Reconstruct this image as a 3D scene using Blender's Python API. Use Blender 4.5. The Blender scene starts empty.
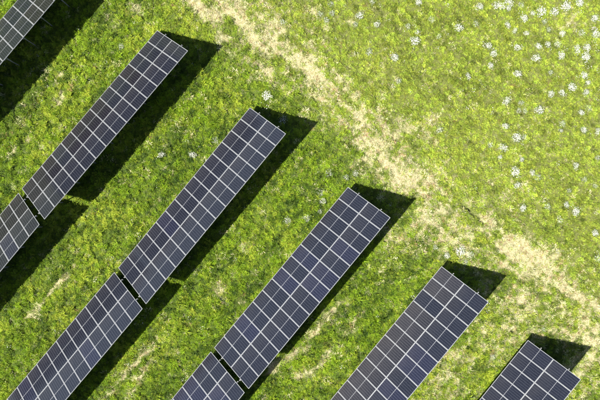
import bpy, math, random
import numpy as np
from mathutils import Matrix, Vector
random.seed(7)
RNG = np.random.default_rng(11)
SC = bpy.context.scene
COL = SC.collection

# ------------------------------------------------------------------ camera, sky, sun, exposure
CAM_H = 46.99
FOC = 592.2            # in pixels of a 600 pixel wide picture
RX, RY = -0.0063, -0.0264
cx_, sx_, cy_, sy_ = math.cos(RX), math.sin(RX), math.cos(RY), math.sin(RY)
ROT = Matrix(((1, 0, 0), (0, cx_, -sx_), (0, sx_, cx_))) @ Matrix(((cy_, 0, sy_), (0, 1, 0), (-sy_, 0, cy_)))
def world_axis(r):
    return Vector((r[0], -r[1], -r[2]))
right, down, fwd = world_axis(ROT[0]), world_axis(ROT[1]), world_axis(ROT[2])
cam_data = bpy.data.cameras.new('camera')
cam_data.sensor_width = 36.0
cam_data.lens = 36.0 * FOC / 600.0
cam_data.clip_start = 0.5
cam_data.clip_end = 6000.0
cam = bpy.data.objects.new('camera', cam_data)
m3 = Matrix((right, -down, -fwd)).transposed()
cam.matrix_world = Matrix.Translation((0, 0, CAM_H)) @ m3.to_4x4()
COL.objects.link(cam)
SC.camera = cam

A = 0.6923
U = Vector((-math.sin(A), -math.cos(A), 0))     # along a row, down-left in the picture
V = Vector((math.cos(A), -math.sin(A), 0))      # across a row, from the low to the high edge
SHX, SHY = -0.7715, 0.314                       # shadow offset per metre of height, along U and V
sunvec = (U * -SHX + V * -SHY + Vector((0, 0, 1))).normalized()
sun_el = math.asin(sunvec.z)
sun_az = math.atan2(sunvec.x, sunvec.y)

world = bpy.data.worlds.new('World')
SC.world = world
world.use_nodes = True
wn = world.node_tree
bg = wn.nodes['Background']
sky = wn.nodes.new('ShaderNodeTexSky')
sky.sky_type = 'NISHITA'
sky.sun_disc = False
sky.sun_elevation = sun_el
sky.sun_rotation = sun_az
sky.dust_density = 1.5
wn.links.new(sky.outputs[0], bg.inputs[0])
bg.inputs[1].default_value = 0.05

sl = bpy.data.lights.new('sun', 'SUN')
sl.energy = 5.0
sl.angle = math.radians(0.53)
sl.color = (1.0, 0.95, 0.86)
sun = bpy.data.objects.new('sun', sl)
sun.rotation_euler = (-sunvec).to_track_quat('-Z', 'Y').to_euler()
sun.location = sunvec * 80
COL.objects.link(sun)

SC.view_settings.view_transform = 'Standard'
SC.view_settings.look = 'None'
SC.view_settings.gamma = 1.0
SC.view_settings.exposure = 1.56

# ------------------------------------------------------------------ helpers
def at(px, py, z=0.0):
    """ground point seen at a photograph pixel"""
    d = right * ((px - 300) / FOC) + down * ((py - 200) / FOC) + fwd
    t = (z - CAM_H) / d.z
    return Vector((0, 0, CAM_H)) + d * t

def tag(o, **kw):
    for k, v in kw.items():
        o[k] = v
    return o

def mesh_obj(name, verts, faces, mats, parent=None, face_mats=None, link=True, smooth=False):
    me = bpy.data.meshes.new(name)
    me.from_pydata([tuple(v) for v in verts], [], faces)
    for m in (mats if isinstance(mats, (list, tuple)) else [mats]):
        me.materials.append(m)
    if face_mats is not None:
        me.polygons.foreach_set('material_index', face_mats)
    if smooth:
        me.polygons.foreach_set('use_smooth', [True] * len(faces))
    me.update()
    o = bpy.data.objects.new(name, me)
    if link:
        COL.objects.link(o)
    if parent:
        o.parent = parent
    return o

def box_vf(x0, x1, y0, y1, z0, z1, base=0, bev=0.0):
    v = [(x, y, z) for z in (z0, z1) for y in (y0, y1) for x in (x0, x1)]
    f = [(0, 2, 3, 1), (4, 5, 7, 6), (0, 1, 5, 4), (1, 3, 7, 5), (3, 2, 6, 7), (2, 0, 4, 6)]
    return v, [tuple(i + base for i in q) for q in f]

def boxes(lst):
    V_, F_ = [], []
    for b in lst:
        v, f = box_vf(*b, base=len(V_))
        V_ += v
        F_ += f
    return V_, F_

class Noise:
    def __init__(s, seed, n=256):
        s.g = np.random.default_rng(seed).random((n, n))
        s.n = n
    def __call__(s, x, y):
        xi, yi = np.floor(x).astype(int), np.floor(y).astype(int)
        fx, fy = x - xi, y - yi
        fx, fy = fx * fx * (3 - 2 * fx), fy * fy * (3 - 2 * fy)
        n = s.n
        a, b = s.g[xi % n, yi % n], s.g[(xi + 1) % n, yi % n]
        c, d = s.g[xi % n, (yi + 1) % n], s.g[(xi + 1) % n, (yi + 1) % n]
        return (a * (1 - fx) + b * fx) * (1 - fy) + (c * (1 - fx) + d * fx) * fy
def fbm(seed, x, y, size, octv=4, gain=0.55):
    t, a, s = 0, 1.0, 0
    for o in range(octv):
        n = Noise(seed * 31 + o)
        # rotate each octave so no lattice shows
        c, q = math.cos(0.7 + o * 1.3), math.sin(0.7 + o * 1.3)
        k = 2.03 ** o / size
        t = t + a * n((x * c - y * q) * k + 37.1, (x * q + y * c) * k + 11.7)
        s += a
        a *= gain
    return t / s          # 0..1, mean .5
def sstep(a, b, x):
    t = np.clip((x - a) / (b - a), 0, 1)
    return t * t * (3 - 2 * t)

# ------------------------------------------------------------------ materials
def new_mat(name):
    m = bpy.data.materials.new(name)
    m.use_nodes = True
    nt = m.node_tree
    return m, nt, nt.nodes['Principled BSDF']
def N(nt, kind, **kw):
    n = nt.nodes.new(kind)
    for k, v in kw.items():
        setattr(n, k, v)
    return n
def math_node(nt, op, a, b=None, c=None, clamp=False):
    n = nt.nodes.new('ShaderNodeMath')
    n.operation = op
    n.use_clamp = clamp
    for i, v in enumerate((a, b, c)):
        if v is None:
            continue
        if isinstance(v, (int, float)):
            n.inputs[i].default_value = v
        else:
            nt.links.new(v, n.inputs[i])
    return n.outputs[0]
def mix_rgb(nt, fac, a, b, blend='MIX'):
    n = nt.nodes.new('ShaderNodeMix')
    n.data_type = 'RGBA'
    n.blend_type = blend
    for sock, v in ((n.inputs[0], fac), (n.inputs[6], a), (n.inputs[7], b)):
        if isinstance(v, (int, float)):
            sock.default_value = v
        elif isinstance(v, tuple):
            sock.default_value = (*v, 1) if len(v) == 3 else v
        else:
            nt.links.new(v, sock)
    return n.outputs[2]

# leaves: colour comes from each tuft, with grain along the blades
def leaf_material(name, trans=0.3):
    m, nt, p = new_mat(name)
    at_ = N(nt, 'ShaderNodeAttribute', attribute_type='INSTANCER', attribute_name='tint')
    geo = N(nt, 'ShaderNodeNewGeometry')
    nz = N(nt, 'ShaderNodeTexNoise')
    nz.inputs['Scale'].default_value = 9.0
    nz.inputs['Detail'].default_value = 3.0
    nt.links.new(geo.outputs['Position'], nz.inputs['Vector'])
    k = math_node(nt, 'MULTIPLY_ADD', nz.outputs['Fac'], 1.5, 0.25)
    hue = N(nt, 'ShaderNodeTexNoise')
    hue.inputs['Scale'].default_value = 4.3
    nt.links.new(geo.outputs['Position'], hue.inputs['Vector'])
    tone = mix_rgb(nt, hue.outputs['Fac'], (0.75, 1.05, 0.9), (1.25, 0.97, 1.0))
    c1 = mix_rgb(nt, 1.0, at_.outputs['Color'], tone, 'MULTIPLY')
    vm = N(nt, 'ShaderNodeVectorMath', operation='SCALE')
    nt.links.new(c1, vm.inputs[0])
    nt.links.new(k, vm.inputs['Scale'])
    p.inputs['Roughness'].default_value = 0.6
    p.inputs['Specular IOR Level'].default_value = 0.25
    nt.links.new(vm.outputs[0], p.inputs['Base Color'])
    tr = N(nt, 'ShaderNodeBsdfTranslucent')
    nt.links.new(vm.outputs[0], tr.inputs['Color'])
    mx = N(nt, 'ShaderNodeMixShader')
    mx.inputs[0].default_value = trans
    nt.links.new(p.outputs[0], mx.inputs[1])
    nt.links.new(tr.outputs[0], mx.inputs[2])
    nt.links.new(mx.outputs[0], nt.nodes['Material Output'].inputs['Surface'])
    return m
M_LEAF = leaf_material('grass_leaf', 0.34)

def ground_material():
    m, nt, p = new_mat('meadow_ground')
    dry = N(nt, 'ShaderNodeAttribute', attribute_name='dry')
    lush = N(nt, 'ShaderNodeAttribute', attribute_name='pale')
    tc = N(nt, 'ShaderNodeTexCoord')
    def noise(scale, det=6, rough=.65):
        n = N(nt, 'ShaderNodeTexNoise')
        n.inputs['Scale'].default_value = scale
        n.inputs['Detail'].default_value = det
        n.inputs['Roughness'].default_value = rough
        nt.links.new(tc.outputs['Object'], n.inputs['Vector'])
        return n.outputs['Fac']
    fine, mid, big = noise(14.0), noise(3.1), noise(.5)
    r1 = N(nt, 'ShaderNodeValToRGB')
    cr = r1.color_ramp
    cr.elements[0].position = .3
    cr.elements[0].color = (.022, .032, .008, 1)
    cr.elements[1].position = .72
    cr.elements[1].color = (.15, .21, .03, 1)
    e = cr.elements.new(.5)
    e.color = (.050, .075, .014, 1)
    nt.links.new(fine, r1.inputs[0])
    r2 = N(nt, 'ShaderNodeValToRGB')
    cr = r2.color_ramp
    cr.elements[0].position = .28
    cr.elements[0].color = (.13, .12, .05, 1)
    cr.elements[1].position = .68
    cr.elements[1].color = (.50, .46, .30, 1)
    e = cr.elements.new(.46)
    e.color = (.26, .23, .12, 1)
    nt.links.new(fine, r2.inputs[0])
    pale = mix_rgb(nt, math_node(nt, 'MULTIPLY', lush.outputs['Fac'], .6), r1.outputs[0], mix_rgb(nt, fine, (.06, .06, .02), (.20, .20, .07)))
    d1 = math_node(nt, 'MULTIPLY_ADD', mid, .8, -.4)
    d2 = math_node(nt, 'ADD', dry.outputs['Fac'], d1)
    d3 = math_node(nt, 'MULTIPLY_ADD', d2, 2.2, -.35, clamp=True)
    col = mix_rgb(nt, d3, pale, r2.outputs[0])
    nt.links.new(col, p.inputs['Base Color'])
    p.inputs['Roughness'].default_value = .95
    p.inputs['Specular IOR Level'].default_value = .1
    bmp = N(nt, 'ShaderNodeBump')
    bmp.inputs['Strength'].default_value = .8
    bmp.inputs['Distance'].default_value = .05
    nt.links.new(fine, bmp.inputs['Height'])
    nt.links.new(bmp.outputs[0], p.inputs['Normal'])
    return m
M_GROUND = ground_material()

PW, PL = 1.143, 2.287      # module width and length
def cell_material(name, base, stripe, rough, dust):
    m, nt, p = new_mat(name)
    tc = N(nt, 'ShaderNodeTexCoord')
    sep = N(nt, 'ShaderNodeSeparateXYZ')
    nt.links.new(tc.outputs['Object'], sep.inputs[0])
    x, y = sep.outputs[0], sep.outputs[1]
    # x runs across the module (six columns), y along it (twenty-four half cells)
    inner_w, cw = PW - .062, (PW - .062) / 6
    inner_l = PL - .062
    def near_line(coord, pitch, half):
        q = math_node(nt, 'MULTIPLY', coord, 1 / pitch)
        f = math_node(nt, 'FRACT', q)
        a = math_node(nt, 'ABSOLUTE', math_node(nt, 'SUBTRACT', f, .5))
        # distance to a line at an integer
        d = math_node(nt, 'SUBTRACT', .5, a)
        return math_node(nt, 'LESS_THAN', d, half / pitch)
    colgap = near_line(x, cw, .0065)
    rowgap = near_line(math_node(nt, 'ADD', y, .0), inner_l / 24, .0014)
    bus = near_line(math_node(nt, 'ADD', x, cw / 20), cw / 10, .0008)
    mid = math_node(nt, 'LESS_THAN', math_node(nt, 'ABSOLUTE', y), .009)
    ex = math_node(nt, 'GREATER_THAN', math_node(nt, 'ABSOLUTE', x), inner_w / 2)
    ey = math_node(nt, 'GREATER_THAN', math_node(nt, 'ABSOLUTE', y), inner_l / 2)
    sheet = math_node(nt, 'MAXIMUM', math_node(nt, 'MAXIMUM', mid, ex), ey)
    oi = N(nt, 'ShaderNodeObjectInfo')
    rnd = oi.outputs['Random']
    # every cell column is cut from another ingot: slight tone differences
    wn_ = N(nt, 'ShaderNodeTexWhiteNoise', noise_dimensions='3D')
    cmb = N(nt, 'ShaderNodeCombineXYZ')
    nt.links.new(math_node(nt, 'FLOOR', math_node(nt, 'MULTIPLY', x, 1 / cw)), cmb.inputs[0])
    nt.links.new(math_node(nt, 'FLOOR', math_node(nt, 'MULTIPLY', y, 12 / inner_l)), cmb.inputs[1])
    nt.links.new(math_node(nt, 'MULTIPLY', rnd, 57.0), cmb.inputs[2])
    nt.links.new(cmb.outputs[0], wn_.inputs['Vector'])
    tone = math_node(nt, 'ADD', math_node(nt, 'MULTIPLY_ADD', wn_.outputs['Value'], .16, .92),
                     math_node(nt, 'MULTIPLY_ADD', rnd, .22, -.11))
    bc = N(nt, 'ShaderNodeVectorMath', operation='SCALE')
    bc.inputs[0].default_value = base
    nt.links.new(tone, bc.inputs['Scale'])
    c = mix_rgb(nt, bus, bc.outputs[0], stripe)
    c = mix_rgb(nt, math_node(nt, 'MULTIPLY', rowgap, .5), c, stripe)
    c = mix_rgb(nt, colgap, c, stripe)
    c = mix_rgb(nt, sheet, c, (.30, .31, .33))
    # dust film, a little thicker along the lower frame
    geo = N(nt, 'ShaderNodeNewGeometry')
    dn = N(nt, 'ShaderNodeTexNoise')
    dn.inputs['Scale'].default_value = 1.1
    dn.inputs['Detail'].default_value = 5
    nt.links.new(geo.outputs['Position'], dn.inputs['Vector'])
    low = math_node(nt, 'MULTIPLY_ADD', y, -.012, dust)
    df = math_node(nt, 'MULTIPLY', dn.outputs['Fac'], math_node(nt, 'MULTIPLY', low, 2.0), clamp=True)
    c = mix_rgb(nt, df, c, (.42, .37, .31))
    nt.links.new(c, p.inputs['Base Color'])
    rr = math_node(nt, 'MULTIPLY_ADD', dn.outputs['Fac'], .12, rough)
    nt.links.new(rr, p.inputs['Roughness'])
    p.inputs['IOR'].default_value = 1.45
    return m
M_CELL = cell_material('solar_cells_blue', (.0055, .0068, .0125), (.052, .056, .070), .07, .003)
M_CELL_DARK_REFL = cell_material('solar_cells_dark_reflection', (.0048, .0050, .0095), (.055, .052, .060), .07, .002)  # dark reflection of a neighbouring table's underside, put into the cell colour
M_CELL_GREY = cell_material('solar_cells_grey', (.0095, .0098, .0140), (.080, .081, .088), .10, .011)
M_CELL_VIOLET = cell_material('solar_cells_deep_blue', (.0062, .0075, .0180), (.060, .064, .090), .08, .004)

def metal(name, col, rough, metallic=.9):
    m, nt, p = new_mat(name)
    tc = N(nt, 'ShaderNodeTexCoord')
    nz = N(nt, 'ShaderNodeTexNoise')
    nz.inputs['Scale'].default_value = 6
    nz.inputs['Detail'].default_value = 5
    nt.links.new(tc.outputs['Object'], nz.inputs['Vector'])
    c = mix_rgb(nt, nz.outputs['Fac'], tuple(.8 * v for v in col), tuple(min(1, 1.15 * v) for v in col))
    nt.links.new(c, p.inputs['Base Color'])
    p.inputs['Metallic'].default_value = metallic
    nt.links.new(math_node(nt, 'MULTIPLY_ADD', nz.outputs['Fac'], .2, rough), p.inputs['Roughness'])
    return m
M_FRAME = metal('anodised_aluminium', (.25, .26, .27), .45, .3)
M_STEEL = metal('galvanised_steel', (.26, .265, .27), .55, .6)
M_CLAMP = metal('clamp_steel', (.6, .6, .62), .4, .5)
m_, nt_, p_ = new_mat('black_cable')
p_.inputs['Base Color'].default_value = (.02, .02, .02, 1)
nz_ = N(nt_, 'ShaderNodeTexNoise')
nt_.links.new(math_node(nt_, 'MULTIPLY_ADD', nz_.outputs['Fac'], .3, .35), p_.inputs['Roughness'])
M_CABLE = m_

# ------------------------------------------------------------------ dry and green fields of the meadow
def poly_dist(x, y, pts):
    best = np.full(x.shape, 1e9)
    for (p, q) in zip(pts[:-1], pts[1:]):
        ax, ay, bx, by = p[0], p[1], q[0], q[1]
        dx, dy = bx - ax, by - ay
        t = np.clip(((x - ax) * dx + (y - ay) * dy) / (dx * dx + dy * dy), 0, 1)
        best = np.minimum(best, np.hypot(x - ax - t * dx, y - ay - t * dy))
    return best
def line(*px):
    return [tuple(at(a, b).xy) for a, b in px]
# (line, half width in metres, strength)
DRY_LINES = [
    (line((222, -14), (243, 22), (270, 47), (290, 66), (312, 86), (332, 101), (352, 118), (372, 140)), .75, .95),
    (line((190, -5), (222, 28), (236, 47), (262, 62), (280, 82), (300, 92)), .75, .62),
    (line((262, 12), (300, 50), (330, 80), (352, 108)), 1.1, .52),
    (line((366, 132), (386, 150), (398, 163), (410, 180)), 1.55, .95),
    (line((404, 172), (428, 190), (440, 200), (456, 218)), .9, .72),
    (line((440, 200), (462, 224), (486, 228), (500, 250)), .9, .45),
    (line((505, 240), (522, 255), (540, 268), (560, 286), (580, 304)), 1.15, 1.0),
    (line((488, 232), (505, 245), (520, 262)), 1.0, .8),
    (line((578, 300), (604, 325), (625, 345)), 1.5, .72),
    (line((590, 345), (580, 372), (560, 420)), 1.6, .55),
    (line((410, 130), (432, 118), (428, 135)), .55, .5),
    (line((340, 112), (352, 128), (384, 140)), .6, .5),
    (line((420, 400), (470, 350), (520, 315), (580, 330), (610, 380)), 3.2, .36),
    (line((395, 240), (430, 230), (500, 262)), 2.2, .34),
    # strips between the rows
    (line((272, 374), (296, 352), (312, 338), (330, 320), (345, 303)), .42, .8),
    (line((296, 380), (318, 362), (336, 345), (352, 322), (366, 305)), .35, .62),
    (line((105, 402), (126, 376), (146, 352), (160, 336)), .30, .72),
    (line((128, 398), (140, 380), (158, 350), (168, 340), (172, 350)), .30, .6),
    (line((20, 335), (34, 317), (58, 290), (76, 262)), .22, .62),
    (line((404, 250), (420, 240), (428, 228)), .9, .42),
    (line((400, 395), (425, 372), (450, 350), (480, 325)), .8, .50),
    (line((470, 372), (500, 330), (520, 300)), .8, .42),
    (line((520, 300), (545, 320), (568, 335)), .9, .42),
]
DRY_SPOTS = [(58, 78, .35, .6), (62, 96, .3, .55), (38, 104, .25, .6), (18, 122, .4, .8), (28, 140, .3, .5), (10, 152, .35, .8),
             (57, 105, .3, .8), (124, 180, .25, .5), (138, 195, .3, .4), (112, 22, .5, .5), (134, 8, .5, .5), (150, 3, .5, .45),
             (222, 290, .5, .45), (240, 300, .5, .4), (245, 248, .4, .35), (262, 212, .4, .4), (418, 235, .4, .4),
             (383, 68, .4, .45), (390, 62, .5, .4), (350, 20, .4, .4), (312, 5, .5, .5), (330, 30, .5, .4),
             (572, 18, .9, .45), (560, 25, .6, .35), (168, 22, .5, .3), (430, 340, .5, .5), (446, 350, .5, .5),
             (510, 320, .4, .5), (418, 380, .4, .5), (462, 395, .4, .4), (440, 372, .4, .45), (500, 200, .3, .3)]
GREEN_SPOTS = [(356, 137, .45), (455, 212, .8), (440, 215, .7), (380, 85, .7), (330, 128, .8), (480, 240, .6), (540, 310, .6)]
RUT = line((462, 204), (468, 209), (476, 216), (484, 223))
TD = (at(590, 315) - at(225, 0)).normalized()       # direction of the track
def stretched(seed, x, y, d, along, across, octv=3):
    a, b = x * d[0] + y * d[1], -x * d[1] + y * d[0]
    return fbm(seed, a * across / along, b, across, octv, .6)
def streak(seed, x, y, side):
    """mowing lines: along the rows on one side of the track, along the track beyond it"""
    k = sstep(-1.5, 1.5, side)
    return stretched(seed, x, y, U, 2.6, .34) * (1 - k) + stretched(seed + 1, x, y, TD, 1.6, .30) * k
def fields(x, y):
    """dry 0..1, pale 0..1 (yellow-green short turf), tall 0..1"""
    wx = x + 1.3 * (fbm(3, x, y, 2.2, 3) - .5)
    wy = y + 1.3 * (fbm(4, x, y, 2.2, 3) - .5)
    n0 = fbm(5, x, y, 1.5, 4, .65)
    n2 = fbm(6, x, y, .45, 3, .7)
    P, Q = at(225, 0), at(590, 315)
    side0 = ((x - P.x) * -(Q.y - P.y) + (y - P.y) * (Q.x - P.x)) / math.hypot(Q.x - P.x, Q.y - P.y)
    kb = np.exp(-((side0 + .3) / 4.5) ** 2)
    n1 = n0 * .45 + .55 * (stretched(51, x, y, TD, 2.6, .42, 4) * kb + stretched(52, x, y, U, 2.0, .36, 4) * (1 - kb))
    dry = np.zeros_like(x)
    for pts, w, s in DRY_LINES:
        d = poly_dist(wx, wy, pts)
        dry = np.maximum(dry, s * np.exp(-(d / w) ** 2 * 1.15))
    for px, py, r, s in DRY_SPOTS:
        c = at(px, py)
        dry = np.maximum(dry, s * np.exp(-((wx - c.x) ** 2 + (wy - c.y) ** 2) / (r * r)))
    for px, py, r in GREEN_SPOTS:
        c = at(px, py)
        dry = dry * (1 - .8 * np.exp(-((wx - c.x) ** 2 + (wy - c.y) ** 2) / (r * r)))
    # distance right-up of the track: positive beyond it
    P, Q = at(225, 0), at(590, 315)
    nx, ny = (Q.y - P.y), -(Q.x - P.x)
    ln = math.hypot(nx, ny)
    side = -((x - P.x) * nx + (y - P.y) * ny) / ln
    pale = sstep(-6.5, 7.5, side + 3 * (fbm(8, x, y, 5, 3) - .5))
    warm = sstep(-14, 6, side) * .5
    # the belt along the track is worn everywhere
    belt = np.exp(-((side + .3) / 3.6) ** 2)
    dry = np.clip(dry + belt * .95 * (n1 - .355), 0, 1)
    n3 = fbm(7, x, y, .17, 2, .7)
    dry = np.clip(dry * np.clip(.45 + 4.2 * (n1 - .47), .05, 1.3) + ((n2 - .5) * .9 + (n3 - .5) * .5) * np.clip(dry * 3, .16, 1), 0, 1)
    tall = 1 - pale * .25
    return dry, np.clip(pale + warm * .35, 0, 1), tall, side
def relief(x, y):
    z = (fbm(12, x, y, 3.2, 3) - .5) * .14 + (fbm(13, x, y, .38, 3, .7) - .5) * .21 * (1 - .45 * np.clip((x + y + 4) / 22, 0, 1))
    z = z * (1 - sstep(40, 90, np.hypot(x, y)))
    d = poly_dist(x, y, RUT)
    return z - .24 * np.exp(-(d / .16) ** 2)

# ------------------------------------------------------------------ ground sheet, fine near the rows, coarse to the horizon
def axis(lim, fine):
    a = list(np.arange(-lim, lim + 1e-6, fine))
    step, p = fine, lim
    out = []
    while p < 3500:
        step *= 1.35
        p += step
        out.append(p)
    return np.array([-q for q in out[::-1]] + a + out)
gx, gy = axis(33, .12), axis(24, .12)
GX, GY = np.meshgrid(gx, gy)
fx, fy = GX.ravel(), GY.ravel()
dry, pale, tall, side = fields(fx, fy)
far = sstep(30, 60, np.hypot(fx, fy))
gz = relief(fx, fy)
nxg, nyg = len(gx), len(gy)
idx = np.arange(nxg * nyg).reshape(nyg, nxg)
quads = np.stack([idx[:-1, :-1], idx[:-1, 1:], idx[1:, 1:], idx[1:, :-1]], -1).reshape(-1, 4)
me = bpy.data.meshes.new('ground')
me.vertices.add(len(fx))
me.vertices.foreach_set('co', np.stack([fx, fy, gz], -1).ravel())
me.loops.add(quads.size)
me.loops.foreach_set('vertex_index', quads.ravel())
me.polygons.add(len(quads))
me.polygons.foreach_set('loop_start', np.arange(0, quads.size, 4))
me.polygons.foreach_set('loop_total', np.full(len(quads), 4))
me.polygons.foreach_set('use_smooth', np.ones(len(quads), bool))
for nm, arr in (('dry', dry * (1 - far)), ('pale', pale * (1 - far) + far * .4)):
    at_ = me.attributes.new(nm, 'FLOAT', 'POINT')
    at_.data.foreach_set('value', arr.astype(np.float32))
me.update(calc_edges=True)
me.materials.append(M_GROUND)
ground = bpy.data.objects.new('ground', me)
COL.objects.link(ground)
tag(ground, kind='structure')

# ------------------------------------------------------------------ grass: tufts of real leaves, instanced
def blade(vs, fs, ang, length, width, rise, bend, base=(0, 0), segs=2, twist=0.0, lift=0.0):
    """a leaf from base outwards: rise = start elevation angle, bend = how much it droops"""
    dx, dy = math.cos(ang), math.sin(ang)
    sx, sy = -dy, dx
    pos = Vector((base[0], base[1], lift))
    b0 = len(vs)
    el = rise
    for i in range(segs + 1):
        t = i / segs
        w = width * (.55 + .9 * t if t < .5 else 2.0 * (1.02 - t)) * .5
        tw = twist * t
        s = Vector((sx * math.cos(tw), sy * math.cos(tw), math.sin(tw)))
        if i == segs:
            vs.append(pos.copy())
        else:
            vs.append(pos - s * w)
            vs.append(pos + s * w)
        step = length / segs
        pos = pos + Vector((dx * math.cos(el), dy * math.cos(el), math.sin(el))) * step
        el -= bend / segs
    for i in range(segs):
        a = b0 + 2 * i
        if i == segs - 1:
            fs.append((a, a + 1, a + 2))
        else:
            fs.append((a, a + 1, a + 3, a + 2))
def tuft(name, n, rad, ln, wd, rise, bend, segs=2, seed=0):
    r = random.Random(seed)
    vs, fs = [], []
    for _ in range(n):
        a = r.uniform(0, 2 * math.pi)
        q = rad * math.sqrt(r.random())
        b = (q * math.cos(a), q * math.sin(a))
        blade(vs, fs, a + r.gauss(0, .8), r.uniform(*ln), r.uniform(*wd), math.radians(r.uniform(*rise)),
              math.radians(r.uniform(*bend)), b, segs, r.uniform(-.7, .7))
    return mesh_obj(name, vs, fs, M_LEAF, link=False)
def dome(name, n, rad, hgt, ln, wd, seed):
    """a low bushy plant: leaves spread over a cushion"""
    r = random.Random(seed)
    vs, fs = [], []
    for _ in range(n):
        a = r.uniform(0, 2 * math.pi)
        q = math.sqrt(r.random())
        h = hgt * math.sqrt(max(0, 1 - q * q)) * r.uniform(.75, 1.1)
        blade(vs, fs, a + r.gauss(0, .7), r.uniform(*ln), r.uniform(*wd), math.radians(70 - 60 * q + r.gauss(0, 16)),
              math.radians(r.uniform(20, 90)), (rad * q * math.cos(a), rad * q * math.sin(a)), 2, r.uniform(-.8, .8), h)
    return mesh_obj(name, vs, fs, M_LEAF, link=False)
tufts = bpy.data.collections.new('grass_tufts')      # source meshes only, not part of the scene
specs = [
    ('tuft_a_short', 20, .09, (.05, .11), (.010, .020), (30, 80), (20, 80), 2),
    ('tuft_b_blades', 18, .06, (.14, .26), (.008, .016), (45, 85), (30, 100), 3),
    ('tuft_c_broad', 11, .05, (.07, .13), (.022, .040), (20, 65), (10, 60), 2),
    ('tuft_d_clover', 20, .11, (.03, .06), (.028, .045), (5, 50), (0, 40), 2),
    ('tuft_e_straw', 20, .12, (.09, .22), (.010, .020), (4, 40), (5, 40), 2),
    ('tuft_f_tall', 16, .08, (.22, .38), (.014, .028), (50, 85), (30, 110), 3),
]
for i, s in enumerate(specs):
    tufts.objects.link(tuft(s[0], *s[1:8], seed=i * 5 + 1))

tufts.objects.link(dome('tuft_g_cushion', 34, .085, .075, (.04, .075), (.016, .030), 81))
tufts.objects.link(dome('tuft_h_cushion_small', 22, .06, .05, (.03, .06), (.014, .024), 82))
def scatter(x0, x1, y0, y1, dens, seed):
    r = np.random.default_rng(seed)
    n = int((x1 - x0) * (y1 - y0) * dens)
    return r.uniform(x0, x1, n), r.uniform(y0, y1, n), r
x, y, r = scatter(-30, 30, -21, 21, 88, 5)
dryv, palev, tallv, sidev = fields(x, y)
n = len(x)
clump = fbm(21, x, y, .33, 3, .65)              # bushy hummocks
patch = fbm(22, x, y, 2.6, 4, .6)
keep = r.random(n) < np.clip(1.05 - dryv * .6, .35, 1)
# the rut is bare
rd = poly_dist(x, y, RUT)
keep &= rd > .20
x, y, dryv, palev, tallv, sidev, clump, patch = [q[keep] for q in (x, y, dryv, palev, tallv, sidev, clump, patch)]
n = len(x)
rnd = r.random(n)
rnd2 = r.random(n)
cl = sstep(.36, .66, clump)
kind = np.zeros(n, int)
# straw where dry, broad and tall plants on the hummocks
straw = rnd < np.clip(dryv * 1.25 - .05 + .03 * palev, 0.018, .82)
kind = np.where(rnd2 < .42, 0, np.where(rnd2 < .66, 1, np.where(rnd2 < .80, 2, 3)))
kind = np.where((rnd2 > .93) & (cl > .5) & (palev < .5), 5, kind)
dm = r.random(n)
kind = np.where((dm < .16) & (cl > .35), 6, kind)
kind = np.where((dm > .26) & (dm < .52), 7, kind)
kind = np.where(straw & ~((kind >= 6) & (r.random(n) < .25)), 4, kind)
straw = straw & (kind == 4)
# colours
def lerp(a, b, t):
    return a * (1 - t[:, None]) + b * t[:, None]
lush_c = np.array([.185, .290, .010])
dark_c = np.array([.034, .072, .006])
yel_c = np.array([.40, .47, .045])
pale_c = np.array([.30, .365, .050])
straw_c = np.array([.60, .56, .33])
rust_c = np.array([.30, .19, .09])
spot = fbm(23, x, y, .22, 2, .7) * .5 + .5 * streak(23, x, y, sidev)
c = lerp(dark_c, lush_c, np.clip(.55 + 3.6 * (spot - .5) + r.normal(0, .28, n), 0, 1.3))
c = lerp(c, yel_c, np.clip(sstep(.42, .72, patch) * sstep(.42, .62, fbm(24, x, y, .20, 2, .6)) * .85 + (r.random(n) < .10) * .6, 0, .95))
c = c * (1 - palev[:, None] * .72) + pale_c[None, :] * (r.uniform(.4, 1.3, n) * np.clip(1 + 2.6 * (spot - .5), .35, 1.5))[:, None] * palev[:, None] * .72
wd = np.clip(dryv * .7, 0, .6)
c = c * (1 - wd[:, None]) + np.array([.38, .40, .12])[None, :] * wd[:, None]
sc_ = straw_c[None, :] * r.uniform(.45, 1.25, n)[:, None]
rust = r.random(n) < .08
sc_[rust] = rust_c * r.uniform(.6, 1.2, rust.sum())[:, None]
c = np.where(straw[:, None], sc_, c)
scale = r.uniform(.75, 1.25, n) * (.62 + .5 * tallv) * (.72 + .62 * cl)
scale *= 1 - .22 * dryv
z = relief(x, y) - .01 + cl * .05 * tallv
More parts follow.
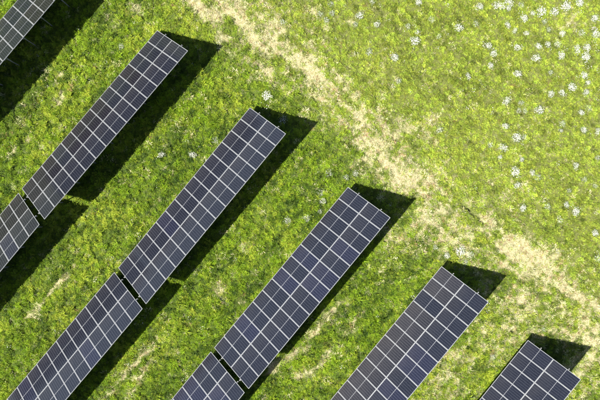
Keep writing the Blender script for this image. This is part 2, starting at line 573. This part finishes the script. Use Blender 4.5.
def instancer(name, x, y, z, kind, rot, scale, tint, coll):
    me = bpy.data.meshes.new(name)
    me.vertices.add(len(x))
    me.vertices.foreach_set('co', np.stack([x, y, z], -1).ravel())
    a = me.attributes.new('pick', 'INT', 'POINT'); a.data.foreach_set('value', kind.astype(np.int32))
    a = me.attributes.new('turn', 'FLOAT_VECTOR', 'POINT'); a.data.foreach_set('vector', rot.astype(np.float32).ravel())
    a = me.attributes.new('size', 'FLOAT', 'POINT'); a.data.foreach_set('value', scale.astype(np.float32))
    t4 = np.concatenate([tint, np.ones((len(x), 1))], 1).astype(np.float32)
    a = me.attributes.new('tint', 'FLOAT_COLOR', 'POINT'); a.data.foreach_set('color', t4.ravel())
    o = bpy.data.objects.new(name, me)
    COL.objects.link(o)
    ng = bpy.data.node_groups.new(name + '_nodes', 'GeometryNodeTree')
    ng.interface.new_socket('Geometry', in_out='INPUT', socket_type='NodeSocketGeometry')
    ng.interface.new_socket('Geometry', in_out='OUTPUT', socket_type='NodeSocketGeometry')
    gi, go = ng.nodes.new('NodeGroupInput'), ng.nodes.new('NodeGroupOutput')
    ip = ng.nodes.new('GeometryNodeInstanceOnPoints')
    ci = ng.nodes.new('GeometryNodeCollectionInfo')
    ci.inputs['Collection'].default_value = coll
    ci.inputs['Separate Children'].default_value = True
    ci.inputs['Reset Children'].default_value = True
    def named(nm, dt):
        q = ng.nodes.new('GeometryNodeInputNamedAttribute')
        q.data_type = dt
        q.inputs['Name'].default_value = nm
        return q.outputs['Attribute']
    L = ng.links.new
    L(gi.outputs[0], ip.inputs['Points'])
    L(ci.outputs[0], ip.inputs['Instance'])
    ip.inputs['Pick Instance'].default_value = True
    L(named('pick', 'INT'), ip.inputs['Instance Index'])
    e2r = ng.nodes.new('FunctionNodeEulerToRotation')
    L(named('turn', 'FLOAT_VECTOR'), e2r.inputs[0])
    L(e2r.outputs[0], ip.inputs['Rotation'])
    L(named('size', 'FLOAT'), ip.inputs['Scale'])
    L(ip.outputs[0], go.inputs[0])
    md = o.modifiers.new('scatter', 'NODES')
    md.node_group = ng
    return o
rot = np.stack([r.normal(0, .16, n), r.normal(0, .16, n), r.uniform(0, 2 * math.pi, n)], -1)
grass = instancer('meadow_grass', x, y, z, kind, rot, scale, c, tufts)
tag(grass, kind='stuff', label='green meadow grass and low weeds mixed with dry straw between the solar rows', category='grass')
print('tufts', n)

# ------------------------------------------------------------------ solar tables
PITCH = 1.155
SLANT = 2 * PL + .012
ZL, TILT = .8095, .6633
def table_specs():
    row = dict(T1=-16.3517, T2=-6.8081, T3=2.9589, T4=12.5685, T5=21.5561)
    s = dict(T1=-4.1130, T2=-4.0669, T3=-4.1693, T4=-4.0763, T5=-3.9664)
    gap = .4083
    dz = dict(T1=-.2892, T2=-.1663, T3=.2457, T4=.0250, T5=.1314)
    slp = dict(T1=.0159, T1b=-.0152, T2=-.0204, T2b=.0017, T3=.0085, T3b=.0048, T4=-.0250, T5=.0007)
    dt = dict(T1=-.0115, T1b=.0010, T2=-.0129, T2b=-.0259, T3=-.0085, T3b=.0069, T4=.0275, T5=.0348)
    sk = dict(T1=-.0013, T1b=.0008, T2=.0053, T2b=-.0050, T3=-.0033, T3b=.0040, T4=.0006, T5=.0008)
    out = []
    for k in slp:
        b = k[:2]
        out.append((k, row[b], s[b] + (14 * PITCH + gap if k.endswith('b') else 0), dz[b], slp[k], dt[k], sk[k]))
    out.append(('T0', -25.8678, .445 - 4 * PITCH, .0434, 0, 0, 0))
    return out
LABELS = {
    'T0': 'solar table cut off by the top left corner of the photo',
    'T1': 'complete solar table nearest the top left corner, dark reflection coloured into its low modules',
    'T1b': 'solar table cut by the left edge, just below a narrow gap in its row',
    'T2': 'complete solar table in the left centre, its top end in front of white flowers',
    'T2b': 'solar table running out of the bottom left corner below a gap',
    'T3': 'complete solar table in the middle of the photo, blue grey modules',
    'T3b': 'short visible piece of solar table at the bottom, left of the centre, below a gap',
    'T4': 'solar table with paler grey modules cut by the bottom edge, right of centre',
    'T5': 'solar table in the bottom right corner beside the dry track',
}
# shared meshes; module local axes: x along the row (U), y up the slope, z out of the glass
fw, fd = .019, .035
def frame_mesh():
    v, f = boxes([(-PW / 2, PW / 2, -PL / 2, -PL / 2 + fw, -fd, .004),
                  (-PW / 2, PW / 2, PL / 2 - fw, PL / 2, -fd, .004),
                  (-PW / 2, -PW / 2 + fw, -PL / 2 + fw, PL / 2 - fw, -fd, .0038),
                  (PW / 2 - fw, PW / 2, -PL / 2 + fw, PL / 2 - fw, -fd, .0038)])
    return mesh_obj('frame', v, f, M_FRAME, link=False).data
def pane_mesh(mat, nm):
    e = fw - .002
    v, f = box_vf(-PW / 2 + e, PW / 2 - e, -PL / 2 + e, PL / 2 - e, -.006, 0)
    me = mesh_obj(nm, v, f, mat, link=False).data
    return me
FRAME_ME = frame_mesh()
PANES = {k: pane_mesh(m, 'solar_module') for k, m in
         (('b', M_CELL), ('d', M_CELL_DARK_REFL), ('g', M_CELL_GREY), ('v', M_CELL_VIOLET))}
jb_v, jb_f = boxes([(-.09, -.03, -.03, .03, -.03, -.0065), (.03, .09, -.03, .03, -.03, -.0065)])
JB_ME = mesh_obj('junction_box', jb_v, jb_f, M_CABLE, link=False).data

def link_obj(name, data, parent, mat=None):
    o = bpy.data.objects.new(name, data)
    COL.objects.link(o)
    o.parent = parent
    if mat is not None:
        o.matrix_local = mat
    return o
def cprofile(length, h, w, t):
    """a C-shaped steel section running along x"""
    return boxes([(0, length, -w / 2, -w / 2 + t, 0, h), (0, length, -w / 2 + t, w / 2, 0, t), (0, length, -w / 2 + t, w / 2, h - t, h)])

def build_table(key, row, s0, dz, slp, dt, sk, nmod=14):
    tilt = TILT + dt
    L = nmod * PITCH
    um = s0 + L / 2
    root = bpy.data.objects.new('solar_table', None)
    COL.objects.link(root)
    origin = U * um + V * (row + SLANT * math.cos(tilt) / 2)
    ax = (U + V * sk + Vector((0, 0, slp))).normalized()
    # root frame: x along the row, y across towards the high edge, z up
    zc = U.cross(V)          # points down or up depending on handedness
    sgn = 1 if zc.z > 0 else -1
    ang = math.atan2(U.y, U.x)
    root.matrix_world = Matrix.Translation(origin) @ Matrix.Rotation(ang, 4, 'Z')
    inv = root.matrix_world.inverted()
    root['label'] = LABELS[key]
    root['category'] = 'solar table'
    root['group'] = 'rows of tilted solar tables in the meadow'
    root.empty_display_size = .5
    slope = (V * math.cos(tilt) + Vector((0, 0, math.sin(tilt)))).normalized()
    slope = (slope - ax * slope.dot(ax)).normalized()
    nrm = ax.cross(slope)
    if nrm.z < 0:
        nrm = -nrm
    # right-handed basis: x = slope x nrm
    xa = slope.cross(nrm)
    base = U * um + V * row + Vector((0, 0, ZL + dz))       # middle of the low edge
    B3 = Matrix((xa, slope, nrm)).transposed()
    along = 1 if xa.dot(U) > 0 else -1
    rr = random.Random(key)
    for i in range(nmod):
        for j in (0, 1):
            c = base + ax * ((i + .5) * PITCH - L / 2) + slope * (PL / 2 + j * (PL + .012))
            # fitted by hand: each module sits a hair out of plane
            wob = Matrix.Rotation(rr.gauss(0, .0012), 3, 'X') @ Matrix.Rotation(rr.gauss(0, .0012), 3, 'Y')
            M = Matrix.Translation(c + nrm * rr.uniform(-.002, .002)) @ (B3 @ wob).to_4x4()
            q = rr.random()
            k = 'b'
            if key == 'T1' and j == 0:
                k = 'd' if q < .72 else 'b'  # most low modules carry the dark reflection as cell colour
            elif key == 'T1b' and j == 0:
                k = 'd'  # same painted reflection on the whole low side
            elif key == 'T0':
                k = 'd' if q < .25 else 'b'
            elif key == 'T4':
                k = 'g' if (j == 0 and q < .75) or (i < 3 and q < .5) else 'b'  # paler grey cells on most low modules, some at the top end
                if j == 1 and i in (5, 6, 8):
                    k = 'v'
            else:
                if q < .10:
                    k = 'v'
                elif q > .975:
                    k = 'g'
            if key == 'T3' and (i, j) in ((11, 0), (7, 0), (3, 1)):
                k = 'v'
            if key == 'T3b' and (i, j) in ((3, 0), (2, 1)):
                k = 'v'
            p = link_obj('solar_module', PANES[k], root, inv @ M)
            link_obj('frame', FRAME_ME, p)
            jb = link_obj('junction_box', JB_ME, p)
    # purlins under the modules, two of them reach past the ends
    for t, ext, h in ((.24, .14, .10), (.77, .14, .10), (.08, -.03, .06), (.92, -.03, .06), (.42, -.03, .06), (.58, -.03, .06)):
        ln = L + 2 * ext
        v, f = cprofile(ln, h, .05, .006)
        o = mesh_obj('purlin', v, f, M_STEEL, root)
        c = base + slope * (t * SLANT) - nrm * (fd + .004 + h) - (xa * (ln / 2))
        o.matrix_local = inv @ (Matrix.Translation(c) @ B3.to_4x4())
    # trusses: rafter, short front post, tall rear post, brace
    nt_ = 8
    for i in range(nt_):
        a = -L / 2 + L * (i + .5) / nt_
        o0 = base + ax * a
        under = fd + .004 + .10 + .004
        v, f = boxes([(-.03, .03, .06 * SLANT, .94 * SLANT, -.09, 0)])
        o = mesh_obj('rafter', v, f, M_STEEL, root)
        o.matrix_local = inv @ (Matrix.Translation(o0 - nrm * under) @ B3.to_4x4())
        for t, nm in ((.24, 'front_post'), (.77, 'rear_post')):
            top = o0 + slope * (t * SLANT) - nrm * (under + .05)
            h = top.z + .35
            v, f = boxes([(-.03, -.024, -.035, .035, -h, .05), (-.024, .03, -.035, -.029, -h, .04), (-.024, .03, .029, .035, -h, .04)])
            v = [(a_ , b_, c_) for a_, b_, c_ in v]
            o = mesh_obj(nm, v, f, M_STEEL, root)
            o.matrix_local = inv @ (Matrix.Translation(top) @ Matrix.Rotation(ang, 4, 'Z'))
        # brace from the foot of the rear post to the rafter's middle
        p0 = o0 + slope * (.77 * SLANT) - nrm * (under + .05); p0.z = .45
        p1 = o0 + slope * (.50 * SLANT) - nrm * (under + .06)
        d = p1 - p0
        v, f = boxes([(-.02, .02, -.02, .02, 0, d.length)])
        o = mesh_obj('brace', v, f, M_STEEL, root)
        o.matrix_local = inv @ (Matrix.Translation(p0 + U * .02) @ d.to_track_quat('Z', 'Y').to_matrix().to_4x4())
    # string cable clipped below the upper purlin
    vs, fs = [], []
    segs = 60
    rc = random.Random(key + 'c')
    for i in range(segs + 1):
        a = -L / 2 + L * i / segs
        p = base + ax * a + slope * (.79 * SLANT) - nrm * (.17 + .05 * abs(math.sin(i * 1.3)) + rc.uniform(0, .02))
        for q in range(4):
            th = q * math.pi / 2
            vs.append(inv @ (p + slope * (.012 * math.cos(th)) + nrm * (.012 * math.sin(th))))
        if i:
            b = 4 * i
            for q in range(4):
                fs.append((b - 4 + q, b - 4 + (q + 1) % 4, b + (q + 1) % 4, b + q))
    mesh_obj('string_cable', vs, fs, M_CABLE, root)
    return root
for sp in table_specs():
    build_table(*sp)

# ------------------------------------------------------------------ clumps of white flowers
m, nt, p = new_mat('white_petals')
nz = N(nt, 'ShaderNodeTexNoise'); nz.inputs['Scale'].default_value = 30
geo = N(nt, 'ShaderNodeNewGeometry')
nt.links.new(geo.outputs['Position'], nz.inputs['Vector'])
nt.links.new(mix_rgb(nt, nz.outputs['Fac'], (.30, .33, .24), (.58, .58, .52)), p.inputs['Base Color'])
p.inputs['Roughness'].default_value = .8
M_PETAL = m
m, nt, p = new_mat('flower_leaf')
nz = N(nt, 'ShaderNodeTexNoise'); nz.inputs['Scale'].default_value = 12
geo = N(nt, 'ShaderNodeNewGeometry')
nt.links.new(geo.outputs['Position'], nz.inputs['Vector'])
nt.links.new(mix_rgb(nt, nz.outputs['Fac'], (.06, .10, .03), (.19, .25, .10)), p.inputs['Base Color'])
p.inputs['Roughness'].default_value = .7
M_FLEAF = m
def flower_mesh(seed, heads, rad, hgt, size):
    r = random.Random(seed)
    vs, fs, fm = [], [], []
    lobes = [(r.gauss(0, rad * .30), r.gauss(0, rad * .30)) for _ in range(3)]
    for i in range(heads):
        lx, ly = r.choice(lobes)
        a0, q0 = r.uniform(0, 6.283), rad * math.sqrt(r.random()) * r.uniform(.8, 1.05)
        x_, y_ = lx + q0 * math.cos(a0), ly + q0 * math.sin(a0)
        h = hgt * r.uniform(.65, 1.05) * (1 - .25 * min(1, math.hypot(x_, y_) / rad / 1.4))
        R = size * r.uniform(.6, 1.3)
        tx, ty = r.gauss(0, .25), r.gauss(0, .25)
        b = len(vs)
        vs.append(Vector((x_, y_, h + R * .25)))
        k = 7
        for q in range(k):
            th = 2 * math.pi * q / k + r.uniform(-.2, .2)
            rr_ = R * r.uniform(.75, 1.2)
            vs.append(Vector((x_ + rr_ * math.cos(th), y_ + rr_ * math.sin(th), h + tx * math.cos(th) * R + ty * math.sin(th) * R)))
        for q in range(k):
            fs.append((b, b + 1 + q, b + 1 + (q + 1) % k)); fm.append(0)
        # stem
        s = len(vs)
        bx, by = x_ * .7, y_ * .7
        vs += [Vector((bx - .004, by, 0)), Vector((bx + .004, by, 0)), Vector((x_ + .003, y_, h)), Vector((x_ - .003, y_, h))]
        fs.append((s, s + 1, s + 2, s + 3)); fm.append(1)
    for i in range(50):
        a = r.uniform(0, 2 * math.pi); q = rad * math.sqrt(r.random())
        n0 = len(fs)
        blade(vs, fs, a, r.uniform(.10, .22), r.uniform(.02, .04), math.radians(r.uniform(20, 80)), math.radians(r.uniform(10, 70)),
              (q * math.cos(a), q * math.sin(a)), 2, r.uniform(-.5, .5), r.uniform(0, hgt * .5))
        fm += [1] * (len(fs) - n0)
    return mesh_obj('flower_clump', vs, fs, [M_PETAL, M_FLEAF], face_mats=fm, link=False).data
DENSE = [flower_mesh(100 + i, 120, .27, .32, .0205) for i in range(7)]
SPARSE = [flower_mesh(200 + i, 75, .29, .24, .0175) for i in range(7)]
FLOWERS = [
 (479.5,6.7,1.1,0),(499.5,5.5,1.2,0),(509.5,2,1,0),(508,8,.9,0),(521,5.5,.8,1),(533,13,.8,0),(541.7,12,1.2,0),(554.5,12,1,0),(566,5.5,1.4,0),
 (580,2.5,1.1,0),(595,17.5,.9,0),(524,18,1.2,0),(459,27.5,1,0),(476,23,.9,1),(508,25,.9,0),(515,30,.8,0),(527,32.5,.8,0),(543.7,21,.8,1),
 (549,29.5,.8,1),(562.5,33.7,1.1,0),(582.5,32.5,.9,1),(596,33,1.2,0),(488,45.5,1,0),(493.7,53,1,0),(518,47.5,1.2,0),(538,46,1,0),(548,44.5,.9,0),
 (557.5,44.5,.8,1),(536,57,1.1,0),(577,49,1.1,0),(587,47.5,1,0),(586,57.5,1.2,0),(561,55,1.2,0),(491,66,1,0),(468,76,.8,0),(517.5,73,1,0),
 (551,72.5,.7,1),(585,75.5,1,0),(587.5,83,.8,0),(572,87,1.4,0),(551,94,.9,0),(562.5,93,1,0),(586,92.5,.8,0),(506.5,101,1.15,0),(522,102.5,.8,1),
 (525,111,.9,1),(519,110.5,.8,1),(539,110.5,1.2,0),(581,112.5,1,0),(589,108,.8,1),(562.5,124,.9,1),(561,130.5,.7,0),(584,130,.9,0),(597.5,131,.8,0),
 (506,126,1.1,0),(517,137.5,1.2,0),(524,137,.9,1),(503,147.5,1.2,0),(489.5,144,.9,1),(500,157.5,.7,0),(522,159.5,.7,0),(516,172.5,1.3,0),
 (517,184.5,.9,0),(533,172.5,.8,0),(539,177.5,.8,1),(576,166,.9,0),(585,179,.8,1),(595.5,185.5,.8,1),(598,158,.7,1),(570,191,.8,1),(523,207.5,.9,0),
 (548,207,.9,1),(566.5,204.5,.9,0),(576,211,1.1,0),(560,220,1.4,1),(595.5,233,1.1,0),(597.5,259,.9,1),(460.5,251,1.1,0),(470.5,255,.9,1),
 (331,4,.9,1),(332,12.5,.9,1),(320,14,.8,1),(326,20,.8,1),(371,1.5,.9,1),(359.5,16,1,0),(355.5,24,.7,1),(377,24,.8,0),(419,2,.9,0),(431,20,.9,1),
 (407.5,26,.9,1),(417.5,30.5,.7,1),(414.5,41,1.2,0),(439,36,.9,1),(369,51,1,1),(395,57.5,1,0),(399,81,.8,1),(439,129,.9,1),(329,175,.9,1),
 (354.5,174,.9,1),(346,177.5,.8,1),(322.5,201,1,1),(320,193,.9,1),(287,220,1,1),(307,217.5,1,1),(320,211,.8,1),(161,154,.8,0),(192.5,155.5,.85,0),
 (216,141,.9,1),(267.5,96,1.15,0),(282,22,.8,1),(283.5,118,1,1),(447,255.5,.9,0),(435.5,248,.8,1),(466,263,.8,1),(493,358,.8,1),(544,330,.8,1),
 (121,46,.8,1)]
ONES = 'zero one two three four five six seven eight nine ten eleven twelve thirteen fourteen fifteen sixteen seventeen eighteen nineteen'.split()
TENS = '_ _ twenty thirty forty fifty sixty seventy eighty ninety'.split()
def count_word(n):
    return ONES[n] if n < 20 else TENS[n // 10] + ('' if n % 10 == 0 else '-' + ONES[n % 10])
def place_words(px, py):
    return '%s percent across and %s percent down the photo' % (count_word(min(99, round(px / 6))), count_word(round(py / 4)))
NEAR = {
 (595.5,233): 'white flower clump at the right edge a little above the wide dry patch',
 (597.5,259): 'sparse white flower clump at the right edge beside the wide dry patch',
 (460.5,251): 'white flower clump just above the end shadow of the second table from the right',
 (470.5,255): 'sparse white flowers right of the clump above the second table from the right',
 (447,255.5): 'white flower clump at the tip of the second table from the right',
 (435.5,248): 'faint white flowers up left of the second table from the right, beside its tip clump',
 (466,263): 'sparse white flowers at the shadow edge of the second table from the right',
 (493,358): 'lone faint flower clump between the two tables at the bottom right',
 (544,330): 'faint flower clump at the shadow edge of the bottom right table',
 (161,154): 'left one of two white flower clumps in the lane between the two upper left tables',
 (192.5,155.5): 'right one of two white flower clumps in the lane between the two upper left tables',
 (216,141): 'faint white flowers against the low edge of the second complete table',
 (267.5,96): 'large bright white flower clump just above the tip of the second complete table',
 (283.5,118): 'sparse flower clump lying in the end shadow of the second complete table',
 (282,22): 'faint white flowers on the dry track near the top edge',
 (121,46): 'faint white flowers in the lane left of the tip of the topmost complete table',
 (287,220): 'faint leftmost flower clump in the lane left of the middle table',
 (307,217.5): 'faint flower clump between the leftmost one and the low edge of the middle table',
 (320,211): 'faint white flowers touching the low edge of the middle table',
 (322.5,201): 'pale flower clump just off the low edge near the tip of the middle table',
 (320,193): 'faint white flowers above the pale clump by the tip of the middle table',
 (329,175): 'faint white flowers up left of the middle table, left of two neighbours',
 (346,177.5): 'faint white flowers right at the tip of the middle table',
 (354.5,174): 'faint white flowers just above the end shadow of the middle table',
 (399,81): 'faint white flowers by a rust brown spot right of the dry track',
 (439,129): 'faint flower clump beside a small dry spot right of the track',
}
for i, (px, py, s, faint) in enumerate(FLOWERS):
    c = at(px, py, .2)
    rr = random.Random(i * 17 + 3)
    me = (SPARSE if faint else DENSE)[rr.randrange(7)]
    o = bpy.data.objects.new('flower_clump', me)
    o.location = (c.x, c.y, float(relief(np.array([c.x]), np.array([c.y]))[0]) - .01)
    o.rotation_euler = (0, 0, rr.uniform(0, 6.28))
    k = s * rr.uniform(.80, 1.10)
    o.scale = (k, k * rr.uniform(.85, 1.1), rr.uniform(.85, 1.1))
    COL.objects.link(o)
    look = ('sparse faint' if faint else ('large dense' if s > 1.15 else ('dense' if s >= 1 else 'small bright')))
    o['label'] = NEAR.get((px, py)) or '%s white flower clump %s' % (look, place_words(px, py))
    o['category'] = 'flowers'
    o['group'] = 'white flower clumps scattered over the meadow'

# single blossoms between the clumps, too small and many to count
pet = bpy.data.collections.new('blossom_sources')
def blossom(name, seed, nn, rad):
    r = random.Random(seed)
    vs, fs = [], []
    for _ in range(nn):
        x_, y_ = r.gauss(0, rad), r.gauss(0, rad)
        h, R = r.uniform(.10, .22), r.uniform(.014, .028)
        b = len(vs)
        vs.append(Vector((x_, y_, h + R * .3)))
        for q in range(6):
            th = math.pi * q / 3
            vs.append(Vector((x_ + R * math.cos(th), y_ + R * math.sin(th), h)))
        for q in range(6):
            fs.append((b, b + 1 + q, b + 1 + (q + 1) % 6))
    return mesh_obj(name, vs, fs, M_PETAL, link=False)
for i in range(3):
    pet.objects.link(blossom('blossom_%s' % 'abc'[i], 40 + i, (3, 6, 10)[i], (.05, .10, .16)[i]))
bx, by, r2 = scatter(-27, 27, -18, 18, 1.0, 77)
bd, bp, bt, bs = fields(bx, by)
pr = np.clip(.10 + .7 * sstep(2, 12, bs) * sstep(.45, .62, fbm(61, bx, by, 3.0, 3)), 0, 1)
kp = r2.random(len(bx)) < pr
bx, by = bx[kp], by[kp]
nb = len(bx)
bl = instancer('scattered_blossoms', bx, by, relief(bx, by), r2.integers(0, 3, nb),
               np.stack([np.zeros(nb), np.zeros(nb), r2.uniform(0, 6.28, nb)], -1), r2.uniform(.8, 1.2, nb), np.ones((nb, 3)), pet)
tag(bl, kind='stuff', label='tiny single white blossoms sprinkled through the meadow grass', category='blossoms')
